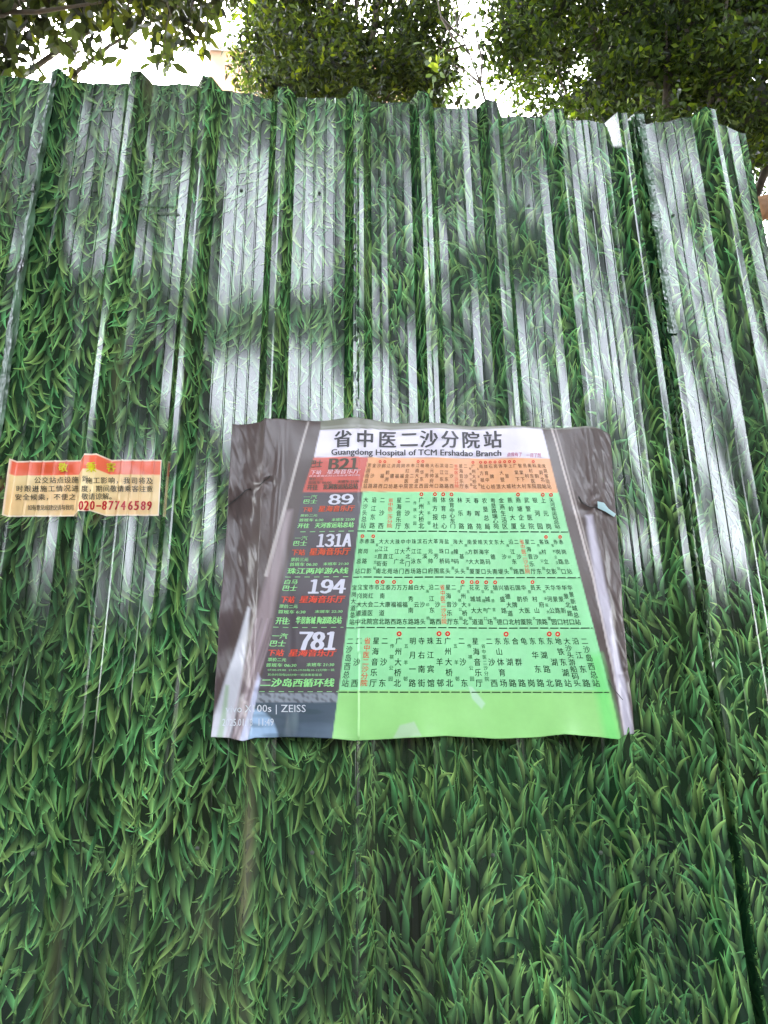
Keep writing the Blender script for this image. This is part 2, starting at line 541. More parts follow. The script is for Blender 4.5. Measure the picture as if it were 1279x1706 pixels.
def poly(px, py, pts, soft=1.3):
    """soft mask of any simple polygon: signed distance to its outline"""
    inside = np.zeros(px.shape, bool)
    dist = np.full(px.shape, 1e9)
    n = len(pts)
    for i in range(n):
        (x0, y0), (x1, y1) = pts[i], pts[(i+1) % n]
        dx, dy = x1-x0, y1-y0
        t = np.clip(((px-x0)*dx+(py-y0)*dy)/(dx*dx+dy*dy+1e-9), 0, 1)
        dist = np.minimum(dist, np.hypot(px-x0-t*dx, py-y0-t*dy))
        if y0 != y1:
            c = ((y0 > py) != (y1 > py)) & (px < (x1-x0)*(py-y0)/(y1-y0)+x0)
            inside ^= c
    s = np.where(inside, dist, -dist)
    return np.clip(s/soft+.5, 0, 1)

def blend(C, m, col, a=1.0):
    m = (m*a)[..., None]
    return C*(1-m) + lin(col)*m

def edge_interp(v, pts):
    p = np.array(pts, float)
    return np.interp(v, p[:, 1], p[:, 0])

def poster_colour(px, py):
    C = np.ones(px.shape+(3,))*lin((102, 89, 86))
    C = C*(1+.06*smoothnoise(px, py, 5, f=.03)[..., None])
    C = blend(C, poly(px, py, [(385, 695), (530, 695), (530, 1240), (340, 1240)]), (92, 78, 76), .6)
    C = blend(C, poly(px, py, [(535, 690), (1000, 690), (1005, 714), (533, 716)]), (134, 135, 120))
    C = blend(C, poly(px, py, [(535, 709), (1000, 711), (1000, 714), (535, 713)]), (170, 168, 160), .6)
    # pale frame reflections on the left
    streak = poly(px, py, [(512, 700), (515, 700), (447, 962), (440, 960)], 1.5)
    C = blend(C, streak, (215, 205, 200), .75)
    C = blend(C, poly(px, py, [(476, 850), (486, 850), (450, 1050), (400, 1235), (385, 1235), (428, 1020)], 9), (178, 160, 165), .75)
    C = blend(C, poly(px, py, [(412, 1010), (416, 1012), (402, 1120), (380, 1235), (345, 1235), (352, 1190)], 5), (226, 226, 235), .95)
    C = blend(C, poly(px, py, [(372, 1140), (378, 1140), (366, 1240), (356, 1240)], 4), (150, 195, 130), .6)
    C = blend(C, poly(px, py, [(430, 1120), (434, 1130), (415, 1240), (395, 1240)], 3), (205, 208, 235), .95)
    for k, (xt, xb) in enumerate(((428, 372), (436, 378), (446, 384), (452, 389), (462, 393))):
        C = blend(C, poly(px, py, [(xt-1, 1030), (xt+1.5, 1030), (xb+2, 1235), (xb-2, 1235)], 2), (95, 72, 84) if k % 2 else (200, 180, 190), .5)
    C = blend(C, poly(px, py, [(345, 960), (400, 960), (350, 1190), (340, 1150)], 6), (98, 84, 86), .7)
    # the sign
    C = blend(C, poly(px, py, [(505, 820), (606, 820), (562, 1155), (430, 1155)]), (92, 84, 90))
    C = blend(C, poly(px, py, [(430, 1154), (563, 1154), (562, 1172), (426, 1172)]),
              (150, 156, 166))
    st = smoothnoise(px, py, 9, f=.5)
    C = blend(C, poly(px, py, [(430, 1154), (563, 1154), (562, 1172), (426, 1172)])*np.clip(st, 0, 1), (88, 92, 98), .8)
    C = blend(C, poly(px, py, [(426, 1170), (564, 1170), (553, 1240), (411, 1240)]), (84, 98, 112))
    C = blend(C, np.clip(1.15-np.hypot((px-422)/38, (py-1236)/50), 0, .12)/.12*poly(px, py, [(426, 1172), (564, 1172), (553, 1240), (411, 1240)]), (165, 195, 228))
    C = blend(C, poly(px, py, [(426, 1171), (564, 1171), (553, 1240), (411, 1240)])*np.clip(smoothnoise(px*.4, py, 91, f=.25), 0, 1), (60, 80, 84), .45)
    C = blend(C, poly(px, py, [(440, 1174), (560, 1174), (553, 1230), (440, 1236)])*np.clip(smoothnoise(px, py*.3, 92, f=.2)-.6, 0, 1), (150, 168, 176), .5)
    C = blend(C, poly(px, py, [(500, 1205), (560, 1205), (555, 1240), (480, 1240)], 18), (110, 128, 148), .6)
    C = blend(C, poly(px, py, [(604, 820), (930, 820), (1016, 1153), (564, 1153)]), (160, 238, 172))
    C = blend(C, poly(px, py, [(588, 1150), (1016, 1150), (1036, 1240), (552, 1240), (564, 1150)]), (168, 232, 142))
    C = blend(C, poly(px, py, [(980, 1090), (1001, 1090), (1036, 1240), (1010, 1240)], 14), (128, 240, 130), .7)
    C = blend(C, poly(px, py, [(666, 1208), (690, 1202), (702, 1226), (655, 1230)], 3), (205, 228, 200), .7)
    C = blend(C, poly(px, py, [(780, 1144), (786, 1144), (808, 1172), (802, 1181), (786, 1164)], 3), (200, 238, 205), .8)
    C = blend(C, poly(px, py, [(613, 763), (915, 764), (929, 821), (600, 820)]), (248, 178, 124))
    C = blend(C, poly(px, py, [(523, 762), (613, 763), (600, 821), (504, 820)]), (218, 100, 86))
    C = blend(C, poly(px, py, [(533, 716), (903, 714), (915, 764), (523, 762)]), (240, 232, 246))
    # right frame of the photographed sign
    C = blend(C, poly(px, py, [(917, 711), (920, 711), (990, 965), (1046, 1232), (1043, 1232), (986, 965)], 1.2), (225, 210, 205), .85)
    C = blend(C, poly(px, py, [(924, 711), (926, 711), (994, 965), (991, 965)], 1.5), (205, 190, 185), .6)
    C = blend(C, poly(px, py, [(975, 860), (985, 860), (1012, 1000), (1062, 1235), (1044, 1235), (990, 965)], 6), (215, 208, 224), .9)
    return C

TOPE = [(385, 700), (430, 699), (470, 697), (530, 699), (590, 697), (650, 703), (760, 707), (900, 712), (985, 712), (1000, 714), (1018, 723)]
BOTE = [(348, 1228), (378, 1229), (403, 1235), (425, 1229), (480, 1228), (550, 1230), (590, 1234), (650, 1231), (740, 1226), (830, 1231),
        (900, 1228), (940, 1223), (1000, 1228), (1030, 1232), (1040, 1225), (1060, 1222)]
nu, nv = 360, 270
U, Vv = np.meshgrid(np.linspace(0, 1, nu), np.linspace(0, 1, nv))
lx = np.interp(Vv, [0, .2, .55, 1], [385, 379, 366, 348])
rx = np.interp(Vv, [0, .1, .38, .75, 1], [1018, 1021, 1031, 1046, 1060])
PX = lx + (rx-lx)*U
te, be = np.array(TOPE, float), np.array(BOTE, float)
ty = np.interp(385+(1018-385)*U, te[:, 0], te[:, 1])
by = np.interp(348+(1060-348)*U, be[:, 0], be[:, 1])
PYY = ty + (by-ty)*Vv
pp = at(PX, PYY, PY)
XX, ZZ = pp[..., 0], pp[..., 2]
VP = np.stack([XX, D-poster_h(XX, ZZ), ZZ], -1).reshape(-1, 3)
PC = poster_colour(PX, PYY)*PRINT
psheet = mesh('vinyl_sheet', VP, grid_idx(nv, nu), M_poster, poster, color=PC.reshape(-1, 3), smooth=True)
psheet.modifiers.new('thickness', 'SOLIDIFY').thickness = .0006
psheet.modifiers['thickness'].offset = -1.0

# ---- lettering: glyph outlines turned into meshes and laid on a surface
_cache = {}
def glyphs(s, off):
    k = (s, off)
    if k not in _cache:
        c = bpy.data.curves.new('type', 'FONT')
        c.body = s; c.offset = off; c.resolution_u = 2
        o = bpy.data.objects.new('type', c)
        COL.objects.link(o)
        m = o.to_mesh()
        m.calc_loop_triangles()
        V = np.array([v.co[:2] for v in m.vertices]).reshape(-1, 2)
        F = np.array([t.vertices[:] for t in m.loop_triangles], int).reshape(-1, 3)
        o.to_mesh_clear()
        bpy.data.objects.remove(o); bpy.data.curves.remove(c)
        _cache[k] = (V, F)
    return _cache[k]

class Ink:
    def __init__(self): self.V, self.F, self.n, self.K = [], [], 0, []
    def add(self, P, F):
        if len(P) == 0: return
        self.V.append(P); self.F.append(F+self.n); self.n += len(P); self.K.append(len(F))
    def put(self, P, F, off, em):
        """overprint slightly shifted copies for a heavier stroke"""
        if off < .008: sh = [(0, 0)]
        elif off < .022: sh = [(-.5, 0), (.5, 0)]
        else: sh = [(-1, -.3), (0, .3), (1, -.2)] if off < .05 else [(-.9, 0), (-.55, .3), (-.2, 0), (.2, .3), (.55, 0), (.9, .3)]
        for a, b in sh:
            self.add(P+np.array([a, b])*off*em, F)
    def text(self, s, x0, y0, x1, y1, slant=0, off=.0, dy=0):
        """stretch the string into the box x0..x1, y0..y1 (pixels of the design); slant = x shift of the top; dy = rise of right end"""
        V, F = glyphs(s, 0)
        if not len(V): return
        a, b = V.min(0), V.max(0)
        u = (V[:, 0]-a[0])/(b[0]-a[0]); v = (V[:, 1]-a[1])/(b[1]-a[1])
        self.put(np.stack([x0+(x1-x0)*u+slant*v, y1+(y0-y1)*v+dy*u], -1), F, off, (y1-y0)*1.1)
    def digits(self, s, x0, y0, x1, y1, slant=0, off=.05, gap=.12):
        n = len(s); w = (x1-x0)/n
        for i, ch in enumerate(s):
            c = chr(ord(ch)+0xFEE0)
            k = .2 if ch == '1' else 0
            self.text(c, x0+w*(i+gap/2+k*.5), y0, x0+w*(i+1-gap/2-k*.5), y1, slant, off)
    def cell(self, ch, cx, cy, w, h, shx=0, off=.0):
        V, F = glyphs(ch, 0)
        if not len(V): return
        u = V[:, 0]-.5; v = V[:, 1]-.38
        self.put(np.stack([cx+u*w+shx*v, cy-v*h], -1), F, off, w)
    def disc(self, cx, cy, rx, ry, n=14, inner=0):
        a = np.linspace(0, 2*math.pi, n, endpoint=False)
        o = np.stack([cx+rx*np.cos(a), cy+ry*np.sin(a)], -1)
        i = np.stack([cx+rx*inner*np.cos(a), cy+ry*inner*np.sin(a)], -1)
        F = []
        for k in range(n):
            k2 = (k+1) % n
            F += [(k, k2, n+k2), (k, n+k2, n+k)]
        self.add(np.concatenate([o, i]), np.array(F))
    def dash(self, x0, y0, x1, y1, w, on, gap):
        L = math.hypot(x1-x0, y1-y0); d = 0
        while d < L:
            e = min(L, d+on)
            ax, ay = x0+(x1-x0)*d/L, y0+(y1-y0)*d/L
            bx_, by_ = x0+(x1-x0)*e/L, y0+(y1-y0)*e/L
            self.add(np.array([(ax, ay-w/2), (bx_, by_-w/2), (bx_, by_+w/2), (ax, ay+w/2)]), np.array([(0, 2, 1), (0, 3, 2)]))
            d = e+gap
    def build(self, name, m, parent, surf, plane, lift, remap=None):
        P = np.concatenate(self.V); F = np.concatenate(self.F)
        T = P[F]
        LV = np.repeat((np.arange(len(self.K)) % 37)*.000012, self.K)
        for _ in range(7):                      # keep every facet small so that it follows the creases
            e = np.linalg.norm(T-np.roll(T, -1, 1), axis=2)
            k = e.argmax(1); big = e.max(1) > 8
            if not big.any(): break
            B = T[big]; k = k[big]; ii = np.arange(len(B))
            p, q, r = B[ii, k], B[ii, (k+1) % 3], B[ii, (k+2) % 3]
            h = (p+q)/2
            T = np.concatenate([T[~big], np.stack([p, h, r], 1), np.stack([h, q, r], 1)])
            LV = np.concatenate([LV[~big], LV[big], LV[big]])
        P = T.reshape(-1, 2); F = np.arange(len(P)).reshape(-1, 3); LV = np.repeat(LV, 3)
        w = at(P[:, 0], P[:, 1], plane)
        X, Z = w[:, 0], w[:, 2]
        if remap: X, Z = remap(X, Z)
        Vw = np.stack([X, D-surf(X, Z)-lift-LV, Z], -1)
        a, b, c = Vw[F[:, 0]], Vw[F[:, 1]], Vw[F[:, 2]]
        s = (b[:, 0]-a[:, 0])*(c[:, 2]-a[:, 2])-(b[:, 2]-a[:, 2])*(c[:, 0]-a[:, 0])
        F = np.where((s < 0)[:, None], F[:, ::-1], F)
        return mesh(name, Vw, F, m, parent)

def ink_mat(name, c, rough=.34):
    return mat(name, tuple(lin(c)*PRINT), rough, .35)
I_dark = ink_mat('ink_dark_green', (30, 70, 42)); I_brown = ink_mat('ink_brown', (112, 84, 52))
I_red = ink_mat('ink_red', (240, 88, 62)); I_white = ink_mat('ink_white', (226, 224, 238))
I_grey = ink_mat('ink_grey', (74, 70, 74)); I_pgreen = ink_mat('ink_pale_green', (160, 236, 150))
I_pink = ink_mat('ink_pink', (250, 200, 205)); I_mag = ink_mat('ink_magenta', (205, 80, 130)); I_olive = ink_mat('ink_olive', (92, 78, 60))
I_orange = ink_mat('ink_orange_red', (226, 92, 50))
LIFT = .0012

def route_row(dark, red, smalls, mark, cols, x0t, x1t, yt, x0b, x1b, yb, marks, size):
    """stop names as upright columns: '*' marks the red one, '(' the small notes"""
    wts = [(.62 if c[0] == '(' else 1.0) for c in cols]
    pos, x = [], 0
    for i, w in enumerate(wts):
        if i: x += (w+wts[i-1])/2
        pos.append(x)
    tot = pos[-1]
    for i, c in enumerate(cols):
        s = pos[i]/tot
        xt, xb = x0t+(x1t-x0t)*s, x0b+(x1b-x0b)*s
        small = c[0] == '('
        tgt = red if c[0] == '*' else (smalls if small else dark)
        c2 = c.lstrip('*(').rstrip(')')
        n = len(c2)
        sz = size*(.62 if small else 1)
        a, b = (.12, .9) if small else (0, 1)
        for k, ch in enumerate(c2):
            f = a+(b-a)*(k/(n-1) if n > 1 else 0)
            yy = yt+(yb-yt)*f
            w = sz*(.92+.12*f)
            h = min(w*1.12, (yb-yt)/max(n-1, 1)*1.02)
            tgt.cell(ch, xt+(xb-xt)*f+(1 if small else 0), yy, w, h, shx=-(xb-xt)/(yb-yt)*h, off=.012)
        if i in marks:
            mark.disc(xt+(x0t-x0b)/(yb-yt)*10*(1-2*s), yt-size*.98, size*.36, size*.36, inner=.38)

inkD, inkR, inkS, inkM, inkB = Ink(), Ink(), Ink(), Ink(), Ink()
Y = '*省中医二沙分院'
r21 = ["芳园街总站", "金沙路", "沙路", "鹤福西", "江鹤洲口", "洪德坊", "同福路", "同福中", "市红会医院", "市二宫", "江南大道北", "晓华东西",
       "晓芳园", "大元帅府州", "石溪口", "滨江东路", "沿江东路", "二沙西", Y, "星海音乐厅", "二沙东", "(传祺公园)", "广州大桥北", "(五羊邨)", "南方报社",
       "体育中心", "石牌桥", "岗顶", "体大暨大", "华景城", "上社", "广棠下大", "智棠下村", "员村东", "黄村东医院", "科韵园", "龙洞北站", "龙洞客运站"]
route_row(inkB, inkR, inkB, inkM, r21, 615, 905, 777, 608, 914, 811, {2, 3, 6, 10, 11, 22, 24, 25, 26, 27, 28, 29, 30, 31, 35}, 7.0)
r89 = ["大沙头总站", "沿江东路", "二沙西", Y, "星海音乐厅", "二沙东", "(传祺公园)", "广州大桥北", "(五羊邨)", "南方报社", "体育中心", "体育中心东门",
       "林乐路", "天寿路", "春晖苑", "农垦总局", "粤垦路瑞心苑", "金燕生活区", "燕岭大厦", "燕塘企业", "武警医院", "银河园", "上元岗", "天河客运站总站"]
route_row(inkD, inkR, inkS, inkM, r89, 609, 918, 834, 605, 928, 877, {7, 9, 10, 11, 19, 22, 23}, 9.2)
r131 = ["赤岗总站", "赤岗路口", "珠影", "(客村立交站)", "大江直街南", "大江直街北", "大江苑", "珠江广场", "中大北门", "中大北门西", "珠江泳场", "滨江东路", "石溪口",
        "大元帅府", "革芳围", "海珠桥底", "盐口码头", "(一德路南)", "海幢码头", "大基头", "(南方大厦)", "南方大厦", "爱群大厦", "晴海路口", "天字码头", "文德南", "东堤",
        "大沙头", "(海印桥)", "沿江东路", "二沙西", Y, "星海音乐厅", "二沙东", "(传祺公园)", "客村立交", "珠影", "(客村立交站)", "赤岗路口", "赤岗总站"]
route_row(inkD, inkR, inkS, inkM, r131, 602, 934, 903, 595, 948, 952, {0, 2, 36, 39}, 8.4)
r194 = ["宝岗大道总站", "宝岗大道中", "宝岗大道北", "市红会医院", "市二宫", "江南大道北", "泰康路", "万福西", "万福路", "万福东", "越秀南路", "白云路", "大沙头",
        "(海印桥)", "沿江东路", "二沙西", Y, "星海音乐厅", "二沙东", "(传祺公园)", "广州大桥北", "(五羊邨)", "花城大道", "花城大道", "(华穗路口)", "花城广场", "(高德置地)",
        "猎德", "兴盛路口", "猎德大道北", "石牌村", "国防大厦", "华侨医院", "(暨大)", "员村山顶", "天府路", "(市水投大厦)", "天河公园", "华景路口", "华景新村", "华景北路口",
        "华景新城总站"]
route_row(inkD, inkR, inkS, inkM, r194, 590, 949, 979, 586, 962, 1036, {4, 5, 7, 10, 20, 22, 23, 25, 27, 34}, 9.2)
r781 = ["二沙岛西总站", "二沙西", Y, "星海音乐厅", "二沙东", "(传祺公园)", "广州大桥北", "(五羊邨)", "明月一路", "寺右南街", "珠江宾馆", "五羊邨", "广州大桥北",
        "(五羊邨)", "二沙东", "(传祺公园)", "星海音乐厅", "(省中医二沙分院)", "二沙西", "东山体育场", "东湖路", "合群路", "龟岗", "东华东路", "东湖路北", "东湖路", "地铁东湖站",
        "大沙头游船码头", "沿江东路", "二沙岛西总站"]
route_row(inkD, inkR, inkS, inkM, r781, 583, 973, 1068, 575, 992, 1138, {6, 11, 12, 20, 25, 26}, 12.0)
inkD.build('stop_name_lettering', I_dark, poster, poster_h, PY, LIFT)
inkB.build('stop_name_lettering', I_brown, poster, poster_h, PY, LIFT)
inkS.build('small_note_lettering', ink_mat('ink_mid_green', (52, 110, 66)), poster, poster_h, PY, LIFT)
inkR.build('current_stop_lettering', I_red, poster, poster_h, PY, LIFT)
inkM.build('metro_mark', I_red, poster, poster_h, PY, LIFT)

t = Ink()
for ch, x in zip('省中医二沙分院站', (571, 608, 645, 681, 714, 749, 784, 820)):
    t.cell(ch, x, 732.5, 31, 31, shx=(x-700)*-.012, off=.03)
t.text('Guangdong Hospital of TCM Ershadao Branch', 552, 749.5, 834, 762.5, slant=0, off=.03, dy=1)
t.build('title_lettering', I_grey, poster, poster_h, PY, LIFT)
t = Ink(); t.text('点我有了', 844, 755, 868, 762, off=.02); t.text('一目了然', 876, 756, 900, 763, off=.02)
t.build('small_pink_lettering', I_mag, poster, poster_h, PY, LIFT)

t = Ink()                                        # route numbers
t.digits('89', 546, 824, 588, 841, slant=2, off=.08)
t.digits('131A', 526, 890, 584, 911, slant=3, off=.07)
t.digits('194', 511, 965, 574, 988, slant=4, off=.08)
t.digits('781', 495, 1052, 559, 1082, slant=5, off=.08)
t.build('route_number', I_white, poster, poster_h, PY, LIFT)
t = Ink(); t.digits('B21', 547, 765, 597, 783, slant=2, off=.09)
t.text('巴士', 517, 767, 536, 779, slant=2, off=.04)
t.text('票价二元', 514, 796, 538, 801, slant=1, off=.03); t.text('首班车 06:00', 513, 802, 552, 807, off=.03); t.text('末班车 22:00', 562, 801, 598, 806, off=.03)
t.text('开往', 511, 808, 529, 817, slant=1, off=.04); t.text('龙洞客运站总站', 538, 807, 596, 816, off=.04)
t.build('route_number', I_olive, poster, poster_h, PY, LIFT)
t = Ink(); t.text('下站', 517, 784, 534, 791, slant=2, off=.04); t.text('星海音乐厅', 544, 783, 598, 791, slant=2, off=.05)
t.text('点击查询实时公交信息请扫码', 514, 792, 598, 795, slant=1, off=.03)
t.build('next_stop_lettering', I_pink, poster, poster_h, PY, LIFT)
t = Ink()
t.text('下站', 503, 845, 519, 853, slant=2, off=.04); t.text('星海音乐厅', 530, 843, 589, 853, slant=2, off=.045)
t.text('下站', 485, 915, 507, 925, slant=2, off=.04); t.text('星海音乐厅', 515, 913, 582, 925, slant=2, off=.045)
t.build('next_stop_lettering', I_orange, poster, poster_h, PY, LIFT)
t = Ink()
t.text('下站', 467, 993, 489, 1004, slant=3, off=.045); t.text('星海音乐厅', 498, 992, 572, 1004, slant=3, off=.05)
t.text('下站', 445, 1082, 471, 1093, slant=3, off=.045); t.text('星海音乐厅', 480, 1081, 558, 1093, slant=3, off=.055)
t.build('next_stop_lettering', I_red, poster, poster_h, PY, LIFT)
t = Ink()
t.text('一汽', 505, 825, 527, 831, slant=2, off=.02); t.text('巴士', 505, 832, 527, 839, slant=2, off=.03)
t.text('票价二元', 500, 857, 528, 861, slant=1, off=.03); t.text('首班车 6:30', 498, 864, 538, 869, slant=1, off=.03)
t.text('末班车 22:00', 552, 864, 590, 869, slant=1, off=.03)
t.text('开往', 495, 872, 514, 880, slant=2, off=.04); t.text('天河客运站总站', 524, 871, 588, 880, slant=2, off=.04)
t.text('一汽', 490, 893, 511, 900, slant=2, off=.02); t.text('巴士', 488, 901, 510, 909, slant=2, off=.035)
t.text('票价三元', 484, 929, 513, 935, slant=1, off=.03); t.text('首班车 06:30', 482, 937, 528, 943, slant=1, off=.03)
t.text('末班车 21:30', 538, 937, 580, 942, slant=1, off=.03)
t.text('珠江两岸游A线', 478, 946, 579, 956, slant=2, off=.045)
t.text('白马', 473, 965, 494, 973, slant=3, off=.03); t.text('巴士', 470, 975, 493, 984, slant=3, off=.035)
t.text('票价二元', 465, 1007, 495, 1013, slant=1, off=.03); t.text('首班车 6:30', 463, 1016, 508, 1022, slant=1, off=.03)
t.text('末班车 22:30', 524, 1016, 570, 1021, slant=1, off=.03)
t.text('开往:', 459, 1028, 481, 1040, slant=2, off=.04); t.text('华景新城 陶源路总站', 492, 1027, 568, 1039, slant=2, off=.035)
t.text('一汽', 452, 1055, 477, 1064, slant=3, off=.03); t.text('巴士', 449, 1067, 474, 1077, slant=3, off=.035)
t.text('票价二元', 446, 1096, 476, 1102, slant=1, off=.03); t.text('首班车 06:30', 443, 1105, 493, 1111, slant=1, off=.03)
t.text('末班车 21:30', 510, 1104, 556, 1110, slant=1, off=.03)
t.text('07:00-09:00  17:00-19:00每10-12分钟一班', 446, 1114, 557, 1118, slant=0, off=.02)
t.text('其余时段每20分钟一班请乘客留意', 446, 1122, 536, 1126, slant=0, off=.02)
t.text('二沙岛西循环线', 434, 1130, 555, 1144, slant=3, off=.05)
for a, b, y in ((500, 595, 886), (475, 585, 961), (455, 572, 1045), (432, 563, 1152)):
    t.dash(a, y, b, y, 1.0, 9, 7)
t.build('service_lettering', I_pgreen, poster, poster_h, PY, LIFT)
for a, b, y in ((594, 946, 886), (588, 966, 962), (576, 986, 1046), (564, 1014, 1153)):
    t = Ink(); t.dash(a, y, b, y+.5, 1.6, 14, 3); t.build('row_divider_line', I_dark, poster, poster_h, PY, LIFT)
t = Ink()
t.text('vivo X100s | ZEISS', 371, 1174, 509, 1190, off=.006)
t.text('2025.01.18  11:49', 366, 1197, 456, 1209, off=.0)
t.build('corner_lettering', ink_mat('ink_soft_white', (225, 230, 238)), poster, poster_h, PY, LIFT+.0005)
t = Ink(); t.text('`', 534, 826, 540, 833, off=.03)

def tube(pts, r, name, m, parent=None, ns=8, r1=None):
    pts = np.array(pts, float); n = len(pts)
    r1 = r if r1 is None else r1
    V = []
    tdir = np.gradient(pts, axis=0)
    tdir /= np.linalg.norm(tdir, axis=1, keepdims=True)+1e-9
    up = np.array([0, 0, 1.0]) if abs(tdir[0][2]) < .9 else np.array([1.0, 0, 0])
    for i in range(n):
        a = np.cross(tdir[i], up); a /= np.linalg.norm(a)+1e-9
        b = np.cross(a, tdir[i])
        rad = r+(r1-r)*i/(n-1)
        an = np.linspace(0, 2*math.pi, ns, endpoint=False)
        V.append(pts[i]+rad*(np.cos(an)[:, None]*a+np.sin(an)[:, None]*b))
    V = np.concatenate(V)
    F = []
    for i in range(n-1):
        for k in range(ns):
            F.append((i*ns+k, i*ns+(k+1) % ns, (i+1)*ns+(k+1) % ns, (i+1)*ns+k))
    F += [(0, ns-1-k, ns-2-k, 0) for k in range(0)]
    if name is None: return V, np.array(F)
    # caps
    V = np.concatenate([V, pts[:1], pts[-1:]])
    T = []
    for f in F: T += [(f[0], f[1], f[2]), (f[0], f[2], f[3])]
    c0, c1 = n*ns, n*ns+1
    for k in range(ns):
        T.append((c0, (k+1) % ns, k)); T.append((c1, (n-1)*ns+k, (n-1)*ns+(k+1) % ns))
    return mesh(name, V, np.array(T), m, parent, smooth=True)

def on_poster(px, py, d=.004):
    c = at(px, py, PY)
    return (c[0], D-float(poster_h(np.array(c[0]), np.array(c[2])))-d, c[2])
tube([on_poster(372, 842), on_poster(385, 832), on_poster(400, 821, .006), on_poster(409, 813, .007), on_poster(416, 811, .0005)], .0013, 'tie_wire', M_wire, poster)
tube([on_poster(433, 807, .0005), on_poster(441, 802, .006), on_poster(447, 799, .007), on_poster(450, 794, .001)], .0011, 'tie_wire', M_wire, poster)
tube([on_poster(963, 828, .0005), on_poster(968, 839, .004), on_poster(980, 847, .006), on_poster(995, 846, .002)], .0012, 'tie_wire', M_wire, poster)
tube([on_poster(1012, 1132, .0005), on_poster(1022, 1150, .004), on_poster(1036, 1166, .003)], .0007, 'tie_wire', M_wire, poster)
tr = [(992, 838), (1003, 840), (1012, 849), (1025, 857), (1022, 862), (1006, 854), (994, 848)]
tv = np.array([on_poster(x, y, .004+.002*(i % 2)) for i, (x, y) in enumerate(tr)])
tear = mesh('torn_tape', np.concatenate([tv, tv.mean(0)[None]-np.array([[0, .003, 0]])]), np.array([(7, (i+1) % 7, i) for i in range(7)]),
            mat('pale_blue_tape', (.42, .58, .60), .3), poster)

# ------------------------------------------------------------------ red notice sticker
def skin(X, Z): return height(X, Z)
notice = empty('notice_sticker', tuple(at(140, 860, D)))
tag(notice, 'small cream passenger notice with red header stuck on the left of the hoarding', 'notice')
us = np.unique(np.concatenate([np.linspace(0, 1, 90)]))
nxs, nzs = 220, 60
U, Vv = np.meshgrid(np.linspace(0, 1, nxs), np.linspace(0, 1, nzs))
lx = 22+(9-22)*Vv; rx = 270+(265-270)*Vv
PX = lx+(rx-lx)*U
ty = 769+(767-769)*U; by = 862+(860-862)*U
PYY = ty+(by-ty)*Vv
pp = at(PX, PYY, D)
XX, ZZ = pp[..., 0], pp[..., 2]
hh = np.maximum(skin(XX, ZZ), 0)+.0028
hh = hh + .0004*smoothnoise(XX, ZZ, 31, f=120)
C = np.ones(PX.shape+(3,))*lin((255, 210, 152))
C = C*(1+.08*smoothnoise(PX, PYY, 33, f=.05)[..., None]*np.array([.3, .8, 1.2]))
hd = poly(PX, PYY, [(23, 771), (269, 769), (269, 792), (20, 793)], 1)
C = blend(C, hd, (250, 112, 80))
C = blend(C, hd*np.clip(smoothnoise(PX, PYY*2, 35, f=.05), 0, 1), (246, 150, 130), .7)
C = blend(C, hd*poly(PX, PYY, [(60, 772), (126, 772), (126, 792), (60, 792)], 10), (226, 84, 34), .9)
bd = 1-poly(PX, PYY, [(24, 771), (268.5, 769), (263.5, 858.5), (11, 860)], .8)
C = blend(C, bd, (244, 226, 206), .9)
mesh('notice_sheet', np.stack([XX, D-hh, ZZ], -1).reshape(-1, 3), grid_idx(nzs, nxs), M_sticker, notice, color=np.clip(C.reshape(-1, 3)*PRINT*1.18, 0, .85), smooth=True)
def nsurf(X, Z): return np.maximum(skin(X, Z), 0)+.0044
NXG = np.linspace(-1.35, -.4, 6000)
NE = NXG*D/(D-np.interp(NXG, FX, FH))
def nmap(X0, Z0):
    """lettering runs over the visible faces of the rib, none of it on the face turned away"""
    tg = np.linspace(NE.min()+.01, NE.max()-.01, 3000)
    res = np.empty_like(tg)
    lo, hi = np.minimum(NE[:-1], NE[1:]), np.maximum(NE[:-1], NE[1:])
    hh_ = np.interp(NXG, FX, FH)
    for i, t_ in enumerate(tg):
        k = np.nonzero((lo <= t_) & (hi >= t_))[0]
        res[i] = NXG[k[np.argmax(hh_[k])]] if len(k) else t_
    X = np.interp(X0, tg, res)
    Z = 1.6+(Z0-1.6)*(D-np.interp(X, FX, FH))/D
    return X, Z
I_yel = ink_mat('ink_yellow', (235, 225, 40), .25); I_blk = ink_mat('ink_black', (62, 60, 52), .25); I_cr = ink_mat('ink_crimson', (205, 45, 50), .25)
for ch, x, w in (('敬', 107, 16), ('乘', 154, 18), ('客', 187, 16)):
    t = Ink(); t.cell(ch, x, 780.5, w, w, off=.03); t.build('notice_heading', I_yel, notice, nsurf, D, .0012, nmap)
def chars(t, s, x0, x1, y, w, h, off=.015):
    n = len(s)
    for i, ch in enumerate(s):
        t.cell(ch, x0+(x1-x0)*(i/(n-1) if n > 1 else 0), y, w, h, off=off)
t = Ink()
chars(t, '公交站点设施', 64, 127, 801, 12, 11.5); chars(t, '到', 143, 143, 799, 10, 11); chars(t, '施工影响，我司将及', 150, 250, 802, 11.5, 11.5)
chars(t, '时跟进施工情况进', 34, 127, 815, 12, 11.5); chars(t, '度，期间敬请乘客注意', 143, 250, 815.5, 11.5, 11.5)
chars(t, '安全候乘，不便之', 32, 122, 829, 12, 11.5); chars(t, '敬请谅解。', 143, 189, 828.5, 11.5, 11.5)
chars(t, '如有意见或建议请与我司', 51, 121, 846.5, 7.6, 10)
t.build('notice_lettering', I_blk, notice, nsurf, D, 0, nmap)
t = Ink()
for ch, x in zip('020-87746589', (136, 145, 155, 166, 175, 186, 196, 206, 218, 228, 239, 249)):
    if ch == '-': t.text('-', x-4, 843, x+4, 845.5, off=.02)
    else: t.text(ch, x-3.6, 836, x+3.4, 851, slant=1.2, off=.04)
